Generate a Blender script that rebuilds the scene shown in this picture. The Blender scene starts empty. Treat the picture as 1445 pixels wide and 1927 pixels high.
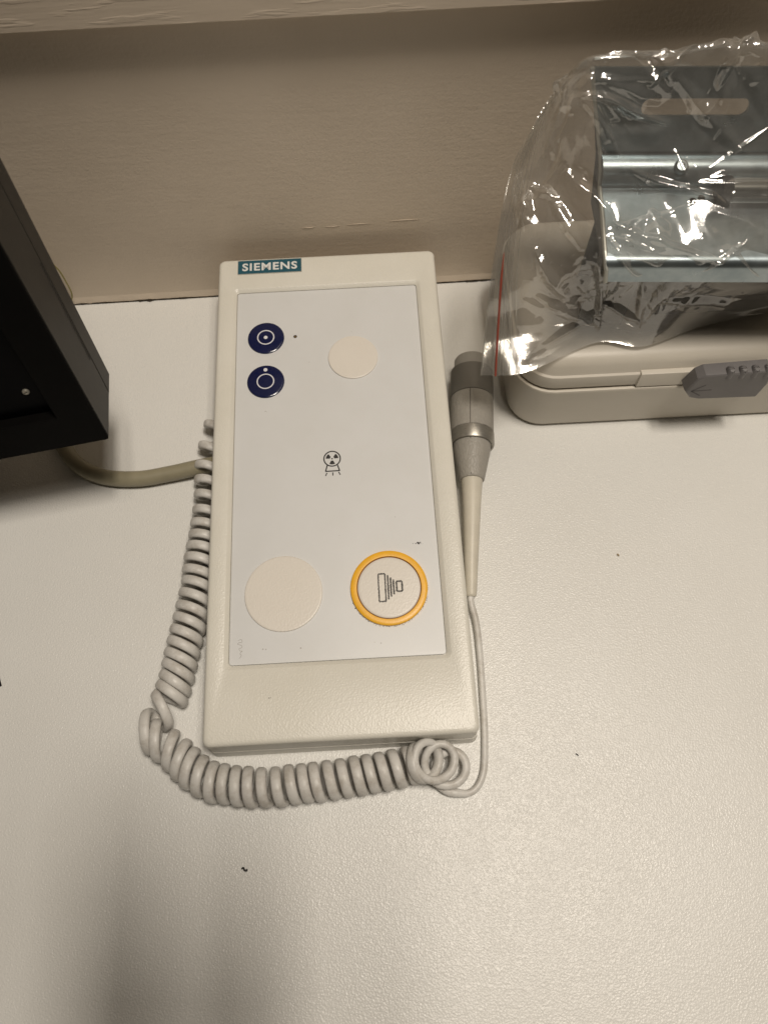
import bpy, bmesh, math, random
import numpy as np
from mathutils import Vector, Matrix
R_ = math.radians
random.seed(7); rng = np.random.default_rng(11)
sc = bpy.context.scene
MM = 0.001
# ---------------------------------------------------------------- camera
cam_d = bpy.data.cameras.new('camera'); cam = bpy.data.objects.new('camera', cam_d)
sc.collection.objects.link(cam); sc.camera = cam
cam_d.sensor_fit = 'VERTICAL'; cam_d.sensor_height = 36.0; cam_d.sensor_width = 27.0
cam_d.lens = 1380.0/1927.0*36.0
cam_d.clip_start = 0.01; cam_d.clip_end = 50
cr = Vector((0.99854675, -0.05177885, -0.01494431)); cd = Vector((-0.05330386, -0.90804488, -0.41546744)); cf = Vector((0.00794232, 0.41566025, -0.90948528))
mw = Matrix.Identity(4)
for i in range(3):
    mw[i][0] = cr[i]; mw[i][1] = -cd[i]; mw[i][2] = -cf[i]
mw[2][3] = 0.442
cam.matrix_world = mw
cam_d.dof.use_dof = True; cam_d.dof.focus_distance = 0.45; cam_d.dof.aperture_fstop = 9.0
# ---------------------------------------------------------------- world and lamps (indoor, warm)
w = bpy.data.worlds.new('World'); sc.world = w; w.use_nodes = True
bg = w.node_tree.nodes['Background']; bg.inputs[0].default_value = (1.0, 0.84, 0.64, 1); bg.inputs[1].default_value = 0.045
def lamp(name, loc, target, sx, sy, energy, col, spread=180):
    d = bpy.data.lights.new(name, 'AREA'); d.shape = 'RECTANGLE'; d.size = sx; d.size_y = sy; d.energy = energy; d.color = col; d.spread = R_(spread)
    o = bpy.data.objects.new(name, d); sc.collection.objects.link(o); o.location = loc
    o.rotation_euler = (Vector(target)-Vector(loc)).to_track_quat('-Z', 'Y').to_euler()
    return o
WARM = (1.0, 0.905, 0.785)
lamp('ceiling_lamp', (0.34, 0.05, 1.75), (0.34, 0.05, 0), 0.15, 0.38, 15.2, WARM)
lamp('ceiling_lamp_near', (0.10, 0.06, 1.75), (0.10, 0.06, 0), 0.11, 0.36, 4.6, WARM)
lamp('ceiling_lamp_far', (0.52, -0.08, 1.75), (0.52, -0.08, 0), 0.12, 0.36, 5.2, WARM)
sc.view_settings.view_transform = 'Standard'; sc.view_settings.look = 'None'
sc.view_settings.exposure = 0.0; sc.view_settings.gamma = 1.0; sc.view_settings.use_curve_mapping = False
sc.render.engine = 'CYCLES'
sc.cycles.transparent_max_bounces = 24; sc.cycles.max_bounces = 10
sc.cycles.caustics_reflective = False; sc.cycles.caustics_refractive = False
sc.cycles.sample_clamp_indirect = 4.0; sc.cycles.use_denoising = True

# ---------------------------------------------------------------- materials
class NT:
    def __init__(s, name):
        s.m = bpy.data.materials.new(name); s.m.use_nodes = True
        s.t = s.m.node_tree; s.n = s.t.nodes; s.b = s.n['Principled BSDF']; s.out = s.n['Material Output']
        s.tc = s.n.new('ShaderNodeTexCoord')
    def link(s, a, b): s.t.links.new(a, b)
    def mapped(s, scale=(1, 1, 1), rot=(0, 0, 0), coord='Object'):
        mp = s.n.new('ShaderNodeMapping'); mp.inputs['Scale'].default_value = scale; mp.inputs['Rotation'].default_value = rot
        s.link(s.tc.outputs[coord], mp.inputs[0]); return mp.outputs[0]
    def noise(s, scale, detail=2, rough=0.5, vec=None, dist=0.0):
        t = s.n.new('ShaderNodeTexNoise'); t.inputs['Scale'].default_value = scale; t.inputs['Detail'].default_value = detail
        t.inputs['Roughness'].default_value = rough; t.inputs['Distortion'].default_value = dist
        s.link(vec if vec is not None else s.tc.outputs['Object'], t.inputs['Vector']); return t.outputs['Fac']
    def voronoi(s, scale, vec=None, feature='F1'):
        t = s.n.new('ShaderNodeTexVoronoi'); t.feature = feature; t.inputs['Scale'].default_value = scale
        s.link(vec if vec is not None else s.tc.outputs['Object'], t.inputs['Vector']); return t.outputs['Distance']
    def ramp(s, src, stops):
        r = s.n.new('ShaderNodeValToRGB'); e = r.color_ramp.elements
        while len(e) < len(stops): e.new(0.5)
        for el, (p, c) in zip(e, stops):
            el.position = p; el.color = c if len(c) == 4 else (*c, 1)
        s.link(src, r.inputs[0]); return r.outputs[0]
    def math(s, op, a, b=None):
        m = s.n.new('ShaderNodeMath'); m.operation = op
        for i, v in enumerate((a, b)):
            if v is None: continue
            if isinstance(v, (int, float)): m.inputs[i].default_value = v
            else: s.link(v, m.inputs[i])
        return m.outputs[0]
    def mix(s, fac, a, b, mode='MIX'):
        m = s.n.new('ShaderNodeMix'); m.data_type = 'RGBA'; m.blend_type = mode
        for sock, v in ((m.inputs['Factor'], fac), (m.inputs['A'], a), (m.inputs['B'], b)):
            pass
        ins = [m.inputs[0], m.inputs[6], m.inputs[7]]
        for sock, v in zip(ins, (fac, a, b)):
            if isinstance(v, (int, float)): sock.default_value = v
            elif isinstance(v, tuple): sock.default_value = (*v, 1) if len(v) == 3 else v
            else: s.link(v, sock)
        return m.outputs[2]
    def bump(s, h, dist, strength=1.0, chain=None):
        b = s.n.new('ShaderNodeBump'); b.inputs['Distance'].default_value = dist; b.inputs['Strength'].default_value = strength
        s.link(h, b.inputs['Height'])
        if chain is not None: s.link(chain, b.inputs['Normal'])
        return b.outputs[0]
    def set(s, **k):
        for key, v in k.items():
            sock = s.b.inputs[{'col': 'Base Color', 'rough': 'Roughness', 'metal': 'Metallic', 'spec': 'Specular IOR Level', 'nor': 'Normal', 'coat': 'Coat Weight', 'alpha': 'Alpha', 'sss': 'Subsurface Weight', 'trans': 'Transmission Weight', 'ior': 'IOR'}[key]]
            if isinstance(v, (int, float)): sock.default_value = v
            elif isinstance(v, tuple): sock.default_value = (*v, 1)
            else: s.link(v, sock)
        return s.m
M = {}
def plain(name, col, rough=0.5, spec=0.5, metal=0.0, vary=0.06, nscale=90, bump=0.0, bscale=1500, **k):
    t = NT(name)
    f = t.ramp(t.noise(nscale, 4, 0.6), [(0.3, (1-vary,)*3), (0.7, (1.0,)*3)])
    c = t.mix(1.0, col, f, 'MULTIPLY')
    t.set(col=c, rough=rough, spec=spec, metal=metal, **k)
    if bump: t.set(nor=t.bump(t.noise(bscale, 2, 0.5), bump))
    M[name] = t.m; return t.m
# table laminate: fine pearl-grain, satin
t = NT('white_laminate')
fine = t.noise(900, 2, 0.55); mid = t.noise(2200, 1, 0.5)
spk = t.voronoi(210); spots = t.ramp(spk, [(0.0, (0.82, 0.78, 0.72)), (0.045, (1, 1, 1))])
gate = t.ramp(t.noise(24, 2, 0.5), [(0.60, (1, 1, 1)), (0.68, (0, 0, 0))])
blot = t.ramp(t.noise(9, 5, 0.6), [(0.25, (0.95, 0.945, 0.935)), (0.75, (1, 1, 1))])
c = t.mix(1.0, (0.735, 0.73, 0.705), blot, 'MULTIPLY')
c = t.mix(1.0, c, t.mix(gate, spots, (1, 1, 1)), 'MULTIPLY')
rg = t.ramp(t.noise(35, 4, 0.6), [(0.3, (0.27,)*3), (0.75, (0.36,)*3)])
M['table'] = t.set(col=c, rough=rg, spec=0.4, nor=t.bump(t.voronoi(1250, feature='SMOOTH_F1'), 0.00022, 0.8, t.bump(fine, 0.00028, 0.8)))
# painted wall, brushed / rolled relief
t = NT('wall_paint')
st = t.noise(1.0, 4, 0.6, t.mapped((35, 35, 420))); pe = t.noise(480, 3, 0.6); big = t.noise(60, 4, 0.65, t.mapped((1, 1, 2.2)))
gl = t.noise(14, 3, 0.5)
c = t.mix(1.0, (0.69, 0.595, 0.485), t.ramp(gl, [(0.3, (0.93, 0.925, 0.915)), (0.7, (1, 1, 1))]), 'MULTIPLY')
dk = t.ramp(t.voronoi(70, t.mapped((1, 1, 1.3))), [(0.0, (0.55, 0.5, 0.43)), (0.022, (1, 1, 1))])
c = t.mix(1.0, c, t.mix(t.ramp(t.noise(13, 1), [(0.52, (1, 1, 1)), (0.6, (0, 0, 0))]), dk, (1, 1, 1)), 'MULTIPLY')
nb = t.bump(big, 0.00035, 0.5); nb = t.bump(st, 0.00016, 0.6, nb); nb = t.bump(pe, 0.0002, 0.7, nb)
M['wall'] = t.set(col=c, rough=0.5, spec=0.35, nor=nb)
t = NT('painted_wood')
gr = t.noise(1.0, 5, 0.62, t.mapped((26, 26, 300)), 0.4); gw = t.voronoi(1.0, t.mapped((40, 40, 260)), 'DISTANCE_TO_EDGE')
lines = t.ramp(t.noise(1.0, 3, 0.55, t.mapped((24, 24, 230))), [(0.56, (0, 0, 0)), (0.62, (1, 1, 1))])
c = t.mix(1.0, (0.69, 0.595, 0.485), t.ramp(gr, [(0.2, (0.9, 0.89, 0.88)), (0.8, (1, 1, 1))]), 'MULTIPLY')
M['board'] = t.set(col=c, rough=0.45, spec=0.4, nor=t.bump(lines, 0.00022, 0.6, t.bump(gr, 0.0003, 0.6)))
# console shell: moulded grain
def shell(name, col, gscale, gdist, rough, dirt=0.05):
    t = NT(name)
    g = t.noise(gscale, 1, 0.4); v = t.voronoi(gscale*0.8, feature='SMOOTH_F1')
    d = t.ramp(t.noise(26, 5, 0.65), [(0.3, (1-dirt, 1-dirt*1.1, 1-dirt*1.4)), (0.65, (1, 1, 1))])
    sp = t.ramp(t.voronoi(85), [(0.0, (0.45, 0.4, 0.33)), (0.018, (1, 1, 1))])
    gt = t.ramp(t.noise(17, 1), [(0.56, (1, 1, 1)), (0.62, (0, 0, 0))])
    c = t.mix(1.0, col, d, 'MULTIPLY'); c = t.mix(1.0, c, t.mix(gt, sp, (1, 1, 1)), 'MULTIPLY')
    M[name] = t.set(col=c, rough=rough, spec=0.5, nor=t.bump(v, gdist, 0.7, t.bump(g, gdist, 0.6)))
shell('shell', (0.69, 0.67, 0.605), 1250, 0.00013, 0.36)
shell('panel', (0.655, 0.66, 0.66), 2500, 0.00001, 0.42, 0.04)
shell('cream_button', (0.71, 0.67, 0.61), 1100, 0.00009, 0.40, 0.03)
shell('case_plastic', (0.57, 0.53, 0.46), 1200, 0.00006, 0.42, 0.05)
plain('navy', (0.006, 0.010, 0.055), 0.16, 0.5, vary=0.1)
plain('print_white', (0.72, 0.72, 0.76), 0.4)
plain('print_black', (0.012, 0.010, 0.009), 0.5)
plain('print_grey', (0.05, 0.046, 0.042), 0.6, vary=0.6, nscale=3000)
plain('smudge', (0.09, 0.08, 0.07), 0.7, vary=0.5, nscale=2500)
plain('scribble', (0.40, 0.385, 0.36), 0.6)
plain('teal', (0.014, 0.085, 0.120), 0.35, vary=0.05)
plain('plate_edge', (0.45, 0.43, 0.38), 0.4)
plain('letter', (0.74, 0.74, 0.72), 0.4)
plain('yellow', (0.90, 0.475, 0.03), 0.36, vary=0.10, nscale=160, bump=0.00006, bscale=1600)
plain('orange_gap', (0.20, 0.045, 0.004), 0.6)
plain('dark_gap', (0.012, 0.010, 0.008), 0.8)
plain('joint_dirt', (0.075, 0.062, 0.05), 0.9, vary=0.6, nscale=120)
plain('led_dark', (0.035, 0.022, 0.012), 0.25)
plain('led_amber', (0.22, 0.15, 0.07), 0.2)
plain('crumb_black', (0.02, 0.018, 0.016), 0.7)
plain('crumb_tan', (0.36, 0.28, 0.18), 0.7)
# coiled cord vinyl
t = NT('cord_vinyl')
d = t.ramp(t.noise(120, 5, 0.7), [(0.28, (0.72, 0.69, 0.65)), (0.55, (1, 1, 1))])
c = t.mix(1.0, (0.62, 0.605, 0.575), d, 'MULTIPLY')
M['cord'] = t.set(col=c, rough=t.ramp(t.noise(200, 3), [(0.3, (0.36,)*3), (0.7, (0.5,)*3)]), spec=0.45, nor=t.bump(t.noise(900, 3, 0.6), 0.00005))
plain('cable_olive', (0.30, 0.27, 0.185), 0.42, vary=0.16, nscale=60)
plain('yellow_wire', (0.26, 0.225, 0.06), 0.5)
# hand switch
t = NT('leatherette')
vo = t.voronoi(420, t.mapped((1, 0.55, 1), (0, 0, 0.6)), 'DISTANCE_TO_EDGE'); ln = t.ramp(vo, [(0.0, (0, 0, 0)), (0.12, (1, 1, 1))])
g2 = t.noise(900, 3, 0.6)
c = t.mix(1.0, (0.335, 0.315, 0.28), t.ramp(t.noise(150, 4, 0.6), [(0.3, (0.9,)*3), (0.7, (1,)*3)]), 'MULTIPLY')
M['leather'] = t.set(col=c, rough=0.45, spec=0.45, nor=t.bump(ln, 0.00022, 0.55, t.bump(g2, 0.00012, 0.6)))
t = NT('brushed_ring')
M['ring_metal'] = t.set(col=t.ramp(t.noise(1.0, 3, 0.6, t.mapped((300, 2500, 300))), [(0.3, (0.27, 0.255, 0.225)), (0.7, (0.40, 0.38, 0.34))]), rough=0.38, metal=0.75)
plain('collar_grey', (0.20, 0.19, 0.17), 0.42, metal=0.3)
plain('cap_grey', (0.36, 0.345, 0.315), 0.40)
plain('relief', (0.62, 0.58, 0.49), 0.45, vary=0.12, nscale=70)
plain('seam_dark', (0.07, 0.06, 0.05), 0.8)
# monitor
plain('monitor_black', (0.004, 0.0037, 0.0034), 0.55, 0.06, vary=0.2, bump=0.00008, bscale=2200)
plain('monitor_side', (0.040, 0.036, 0.031), 0.5, 0.2, vary=0.2, bump=0.0001, bscale=1800)
plain('screen_black', (0.0015, 0.0015, 0.0018), 0.35, 0.06, vary=0.3)
plain('screw_grey', (0.35, 0.33, 0.28), 0.35, metal=0.6)
# case latch
plain('latch_grey', (0.15, 0.142, 0.142), 0.45, vary=0.12, bump=0.00006, bscale=1500)
plain('latch_mark', (0.065, 0.06, 0.06), 0.5)
# zinc steel
t = NT('zinc_steel')
sp = t.noise(70, 5, 0.65); br = t.noise(1.0, 4, 0.6, t.mapped((30, 500, 500)))
c = t.ramp(sp, [(0.25, (0.25, 0.30, 0.325)), (0.75, (0.40, 0.455, 0.475))])
M['zinc'] = t.set(col=c, rough=t.ramp(t.noise(55, 4, 0.6), [(0.3, (0.26,)*3), (0.7, (0.40,)*3)]), metal=0.95, nor=t.bump(br, 0.00006, 0.6))
plain('rod_dark', (0.30, 0.30, 0.28), 0.22, metal=0.95)
plain('zinc_dark', (0.10, 0.10, 0.095), 0.5, metal=0.6)
plain('cut_edge', (0.42, 0.42, 0.38), 0.4, metal=0.5)
# plastic film
def film(name, tint, haze, rough, gain=1.0):
    m = bpy.data.materials.new(name); m.use_nodes = True; n = m.node_tree.nodes; l = m.node_tree.links
    n.remove(n['Principled BSDF']); out = n['Material Output']
    tr = n.new('ShaderNodeBsdfTransparent'); tr.inputs[0].default_value = (*tint, 1)
    gl = n.new('ShaderNodeBsdfGlossy'); gl.inputs['Roughness'].default_value = rough; gl.inputs[0].default_value = (1, 1, 1, 1)
    df = n.new('ShaderNodeBsdfDiffuse'); df.inputs[0].default_value = (0.8, 0.79, 0.76, 1)
    lw = n.new('ShaderNodeLayerWeight'); lw.inputs[0].default_value = 0.5; pw = n.new('ShaderNodeMath'); pw.operation = 'POWER'; pw.inputs[1].default_value = 4.0; l.new(lw.outputs['Facing'], pw.inputs[0]); fr = n.new('ShaderNodeMath'); fr.operation = 'MULTIPLY_ADD'; fr.inputs[1].default_value = 0.28; fr.inputs[2].default_value = 0.17; l.new(pw.outputs[0], fr.inputs[0])
    tc = n.new('ShaderNodeTexCoord'); ns = n.new('ShaderNodeTexNoise'); ns.inputs['Scale'].default_value = 160; ns.inputs['Detail'].default_value = 4
    l.new(tc.outputs['Object'], ns.inputs['Vector'])
    bp = n.new('ShaderNodeBump'); bp.inputs['Distance'].default_value = 0.0004; bp.inputs['Strength'].default_value = 0.16; l.new(ns.outputs['Fac'], bp.inputs['Height'])
    l.new(bp.outputs[0], gl.inputs['Normal']); l.new(bp.outputs[0], lw.inputs['Normal'])
    mu = n.new('ShaderNodeMath'); mu.operation = 'MULTIPLY'; mu.inputs[1].default_value = gain; l.new(fr.outputs[0], mu.inputs[0]); mu.use_clamp = True
    m1 = n.new('ShaderNodeMixShader'); m1.inputs[0].default_value = haze; l.new(tr.outputs[0], m1.inputs[1]); l.new(df.outputs[0], m1.inputs[2])
    m2 = n.new('ShaderNodeMixShader'); l.new(mu.outputs[0], m2.inputs[0]); l.new(m1.outputs[0], m2.inputs[1]); l.new(gl.outputs[0], m2.inputs[2])
    l.new(m2.outputs[0], out.inputs['Surface']); M[name] = m
film('film', (0.925, 0.915, 0.895), 0.085, 0.10, 1.0)
film('zip_film', (0.96, 0.955, 0.94), 0.05, 0.08, 1.0)
plain('zip_red', (0.33, 0.06, 0.035), 0.35)

# ---------------------------------------------------------------- mesh helpers (millimetres in, metres out)
def link(o, parent=None):
    sc.collection.objects.link(o)
    if parent is not None: o.parent = parent
    return o
def mesh(name, verts, faces, mat, parent=None, smooth=True, sharp=35, loc=None, kind=None):
    me = bpy.data.meshes.new(name)
    me.from_pydata([(a*MM, b*MM, c*MM) for a, b, c in verts], [], faces)
    me.validate(); me.update()
    bm = bmesh.new(); bm.from_mesh(me); bmesh.ops.recalc_face_normals(bm, faces=bm.faces); bm.to_mesh(me); bm.free()
    me.materials.append(M[mat] if isinstance(mat, str) else mat)
    if smooth:
        me.polygons.foreach_set('use_smooth', [True]*len(me.polygons))
        me.set_sharp_from_angle(angle=R_(sharp))
    o = bpy.data.objects.new(name, me); link(o, parent)
    if loc: o.location = [v*MM for v in loc]
    if kind: o['kind'] = kind
    return o
def empty(name, loc, rz=0, label=None, cat=None):
    o = bpy.data.objects.new(name, None); o.empty_display_size = 0.02; sc.collection.objects.link(o)
    o.location = [v*MM for v in loc]; o.rotation_euler = (0, 0, rz)
    if label: o['label'] = label; o['category'] = cat
    return o
def tag(o, label, cat): o['label'] = label; o['category'] = cat; return o
def struct(o): o['kind'] = 'structure'; return o
def rr(x0, y0, x1, y1, r, n=6):
    pts = []
    for cx, cy, a0 in ((x1-r, y1-r, 0), (x0+r, y1-r, 90), (x0+r, y0+r, 180), (x1-r, y0+r, 270)):
        for i in range(n+1):
            a = R_(a0+90*i/n); pts.append((cx+r*math.cos(a), cy+r*math.sin(a)))
    return pts
def loft(rings, cap0=True, cap1=True, closed=True):
    n = len(rings[0]); v = [p for r in rings for p in r]; f = []
    for k in range(len(rings)-1):
        for i in range(n if closed else n-1):
            j = (i+1) % n; f.append((k*n+i, k*n+j, (k+1)*n+j, (k+1)*n+i))
    if cap0: f.append(tuple(range(n))[::-1])
    if cap1: f.append(tuple((len(rings)-1)*n+i for i in range(n)))
    return v, f
def box(x0, y0, z0, x1, y1, z1):
    v = [(x, y, z) for z in (z0, z1) for y in (y0, y1) for x in (x0, x1)]
    return v, [(0, 2, 3, 1), (4, 5, 7, 6), (0, 1, 5, 4), (2, 6, 7, 3), (0, 4, 6, 2), (1, 3, 7, 5)]
def merge(parts):
    V, F = [], []
    for v, f in parts:
        b = len(V); V += list(v); F += [tuple(i+b for i in q) for q in f]
    return V, F
def bbox(x0, y0, z0, x1, y1, z1, b=0.6):
    rs = []
    for z, i in ((z0, b), (z0+b, 0), (z1-b, 0), (z1-0.3*b, 0.3*b), (z1, b)):
        rs.append([(x, y, z) for x, y in rr(x0+i, y0+i, x1-i, y1-i, max(b, 0.05), 3)])
    return loft(rs)
def tube(pts, rad, n=12, refs=None, flat=None):
    P = [Vector(p) for p in pts]; N = len(P)
    if not hasattr(rad, '__len__'): rad = [rad]*N
    T = [(P[min(i+1, N-1)]-P[max(i-1, 0)]).normalized() for i in range(N)]
    nv = T[0].orthogonal().normalized(); rings = []
    for i in range(N):
        if refs is not None and i < len(refs) and refs[i] is not None: nv = Vector(refs[i])
        nv = (nv-T[i]*nv.dot(T[i])).normalized(); b = T[i].cross(nv); fl = 1.0 if flat is None else flat[i]
        rg_ = []
        for k in range(n):
            ca_, sa_ = math.cos(2*math.pi*k/n), math.sin(2*math.pi*k/n)
            if fl < 1: e_ = 0.78; ca_ = math.copysign(abs(ca_)**e_, ca_); sa_ = math.copysign(abs(sa_)**e_, sa_)
            rg_.append(tuple(P[i]+rad[i]*(ca_*fl*nv+sa_*b)))
        rings.append(rg_)
    return loft(rings)
def catmull(pts, per=10):
    P = [np.array(p, float) for p in pts]; P = [2*P[0]-P[1]]+P+[2*P[-1]-P[-2]]; out = []
    for i in range(1, len(P)-2):
        for k in range(per):
            t_ = k/per; a, b, c, d = P[i-1:i+3]
            out.append(0.5*(2*b+(c-a)*t_+(2*a-5*b+4*c-d)*t_**2+(3*b-a-3*c+d)*t_**3))
    out.append(P[-2]); return out
def lathe(prof, A, D, n=40):
    """prof: (distance along axis, radius); A start point, D unit axis"""
    A = Vector(A); D = Vector(D).normalized(); e1 = D.cross(Vector((0, 0, 1))).normalized(); e2 = e1.cross(D)
    rings = [[tuple(A+D*s+r*(math.cos(2*math.pi*k/n)*e1+math.sin(2*math.pi*k/n)*e2)) for k in range(n)] for s, r in prof]
    return loft(rings)

# ================================================================ SETTING
WY = lambda x: 393.4+0.011*x            # wall face follows the slightly skewed back edge
struct(mesh('tabletop', *loft([[(x, y, z) for x, y in ((-700, -150), (700, -150), (700, WY(700)-1.2), (-700, WY(-700)-1.2))] for z in (-28, 0)]), 'table', smooth=False))
# wall with a slightly uneven lower lip of old sealant paint
struct(mesh('wall', *loft([[(-900, WY(-900), z), (900, WY(900), z), (900, WY(900)+40, z), (-900, WY(-900)+40, z)] for z in (-60, 700)]), 'wall', smooth=False))
wall = bpy.data.objects['wall']
xs = np.arange(-420, 420, 1.6); V = []; F = []
nz = np.convolve(rng.normal(0, 1, len(xs)), np.ones(9)/9, 'same'); n2 = np.convolve(rng.normal(0, 1, len(xs)), np.ones(3)/3, 'same')
for i, x in enumerate(xs):                # paint and sealant bead, ragged along its foot
    y = WY(x); zb = 1.1+0.9*nz[i]+0.35*n2[i]; zb = max(0.25, zb)
    pr = 0.8+0.5*nz[i]
    V += [(x, y+0.4, 9), (x, y-0.25, 6), (x, y-max(pr, 0.3), 2.6+zb*0.5), (x, y-max(pr, 0.3)-0.15, zb+0.5), (x, y-0.1, zb), (x, y+1.2, zb)]
for i in range(len(xs)-1):
    for k in range(5): a = i*6+k; F.append((a, a+1, a+7, a+6))
bead = mesh('sealant_bead', V, F, 'wall', wall)
V = []; F = []
for i, x in enumerate(xs):
    y = WY(x); wd = max(0.2, 0.75+1.1*nz[i]+0.7*n2[i])
    V += [(x, y-wd, 0.12), (x, y+0.5, 0.12), (x, y+0.5, 1.0)]
for i in range(len(xs)-1):
    for k in range(2): a = i*3+k; F.append((a, a+1, a+4, a+3))
mesh('joint_gap', V, F, 'joint_dirt', wall)
# painted board above, standing proud of the wall
bo = mesh('wall_board', *merge([loft([[(x, y, z) for x, y in ((-900, WY(-900)-p), (900, WY(900)-p), (900, WY(900)+2), (-900, WY(-900)+2))] for z, p in ((208.6, 8.3), (209.2, 9.1), (700, 9.3))])]), 'board', smooth=False)
struct(bo)
# scratches on the wall paint (fine raised cracks of the paint film)
def wallpt(x, z): return (x, WY(x)-0.15, z)
for pts in ([(-42, 62.5), (-36, 62.3), (-33, 62.8)], [(-26, 62.4), (-20, 62.2), (-16, 62.6)], [(-11, 63), (-2, 63.3), (6, 63.2)], [(18, 64), (30, 64.4), (40, 64.2)]):
    mesh('paint_scratch', *tube([wallpt(*p) for p in pts], [0.08, 0.22, 0.06], 5), 'wall', wall)

# ================================================================ CONSOLE
OX, OY = -101.9, 53.8
con = empty('control_console', (OX, OY, 0), 0, 'cream sloping control console with round buttons lying in the middle of the table', 'control console')
cw, sw_ = math.cos(R_(3.3)), math.sin(R_(3.3))
def T(u, v, t): return (u, v*cw-t*sw_, 31+v*sw_+t*cw)
W_, L_ = 150.8, 326.6
def ring2(i, t, r): return [T(u, v, t) for u, v in rr(i, i, W_-i, L_-i, r, 5)]
def ring0(i, z, r): return [(u, v*cw, z) for u, v in rr(i, i, W_-i, L_-i, r, 5)]
pu0, pu1, pv0, pv1 = 13.5, 136.0, 43.7, 298.3
def ringp(e, t, r): return [T(u, v, t) for u, v in rr(pu0-e, pv0-e, pu1+e, pv1+e, r, 5)]
# upper shell with recess
rings = [ring0(1.2, 12.0, 3), ring0(-0.3, 12.0, 4), ring2(0.0, -7.0, 4), ring2(0, -3.0, 4), ring2(0.25, -1.6, 4), ring2(0.9, -0.55, 4), ring2(1.9, -0.1, 3.6), ring2(3.2, 0, 3.2),
         ringp(3.0, 0, 3.4), ringp(2.6, -0.15, 3.2), ringp(0.75, -1.75, 2.2), ringp(0.42, -2.0, 2.0), ringp(0.42, -3.4, 2.0)]
mesh('upper_shell', *loft(rings, False, True), 'shell', con)
rings = [ring0(0.2, 0.0, 3), ring0(-1.4, 0.6, 4.4), ring0(-0.5, 11.4, 4), ring0(0.2, 11.6, 3.6), ring0(0.6, 13.0, 3)]
mesh('lower_shell', *loft(rings), 'shell', con)
pan = mesh('front_panel', *loft([ringp(0.0, -3.3, 1.8), ringp(0.0, -2.05, 1.8), ringp(-0.15, -1.85, 1.7), ringp(-0.5, -1.8, 1.6)], False, True), 'panel', con)
PT = -1.8
def disc(u, v, r, t0, prof, n=56):
    """prof: list of (radius, t)"""
    rs = [[T(u+rad*math.cos(2*math.pi*k/n), v+rad*math.sin(2*math.pi*k/n), t) for k in range(n)] for rad, t in prof]
    return loft(rs)
def annulus(u, v, prof, n=56):
    rs = [[T(u+rad*math.cos(2*math.pi*k/n), v+rad*math.sin(2*math.pi*k/n), t) for k in range(n)] for rad, t in prof]
    return loft(rs+[rs[0]], False, False)
def flat(polys, t, th=0.06):
    parts = []
    for p in polys: parts.append(loft([[T(u, v, t) for u, v in p], [T(u, v, t+th) for u, v in p]]))
    return merge(parts)
def stroke(a, b, wd):
    a = np.array(a); b = np.array(b); d = (b-a)/np.linalg.norm(b-a); q = np.array([-d[1], d[0]])*wd/2
    return [tuple(a-q), tuple(b-q), tuple(b+q), tuple(a+q)]
def ringpoly(u, v, r, wd, n=48):
    return [[(u+rad*math.cos(a), v+rad*math.sin(a)) for rad, a in ((r-wd, a0), (r, a0), (r, a1), (r-wd, a1))] for a0, a1 in ((2*math.pi*k/n, 2*math.pi*(k+1)/n+0.002) for k in range(n))]
def circ(u, v, r, n=24): return [(u+r*math.cos(2*math.pi*k/n), v+r*math.sin(2*math.pi*k/n)) for k in range(n)]
# brand plate and lettering
lp = mesh('name_plate', *loft([[T(u, v, t) for u, v in rr(13.4+i, 312.7+i, 58.0-i, 324.5-i, 0.35, 3)] for t, i in ((-0.1, 0), (0.30, 0), (0.42, 0.12))]), 'plate_edge', con)
mesh('name_plate_face', *loft([[T(u, v, t) for u, v in rr(13.75, 313.05, 57.65, 324.15, 0.3, 3)] for t in (0.40, 0.46)]), 'teal', lp)
def text_part(txt, name, u0, u1, v0, v1, t, mat, parent, fat=0.028):
    cu = bpy.data.curves.new(name, 'FONT'); cu.body = txt; cu.offset = fat; cu.fill_mode = 'BOTH'; cu.extrude = 0.001; cu.space_character = 1.14; cu.resolution_u = 5
    o = bpy.data.objects.new(name, cu); sc.collection.objects.link(o)
    dg = bpy.context.evaluated_depsgraph_get(); me = bpy.data.meshes.new_from_object(o.evaluated_get(dg))
    bpy.data.objects.remove(o); bpy.data.curves.remove(cu)
    co = np.array([v.co for v in me.vertices]); mn, mx = co.min(0), co.max(0)
    for v in me.vertices:
        a = (v.co.x-mn[0])/(mx[0]-mn[0]); b = (v.co.y-mn[1])/(mx[1]-mn[1]); e = 1 if v.co.z > 0 else 0
        v.co = Vector(T(u0+a*(u1-u0), v0+b*(v1-v0), t+0.07*e))*MM
    me.materials.clear(); me.materials.append(M[mat]); o = bpy.data.objects.new(name, me); link(o, parent); return o
text_part('SIEMENS', 'lettering', 16.7, 54.8, 315.4, 321.9, 0.45, 'letter', lp)
# blue buttons
def blue_button(v, dotv, rv, lab):
    b = mesh('round_button', *disc(33.2, v, 12.2, 0, [(12.2, PT-0.3), (12.2, PT+0.35), (12.0, PT+0.75), (11.5, PT+1.0), (10.8, PT+1.08), (0.4, PT+1.1)]), 'navy', con)
    b['label'] = lab
    mesh('ring_mark', *flat(ringpoly(33.15, rv, 5.75, 0.75), PT+1.10), 'print_white', b)
    mesh('dot_mark', *flat([circ(33.1, dotv, 1.3)], PT+1.11), 'print_white', b)
blue_button(260.7, 260.8, 260.9, 'navy round button with a white dot inside a ring')
blue_button(227.1, 235.6, 226.9, 'navy round button with a white dot above a ring')
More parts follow.
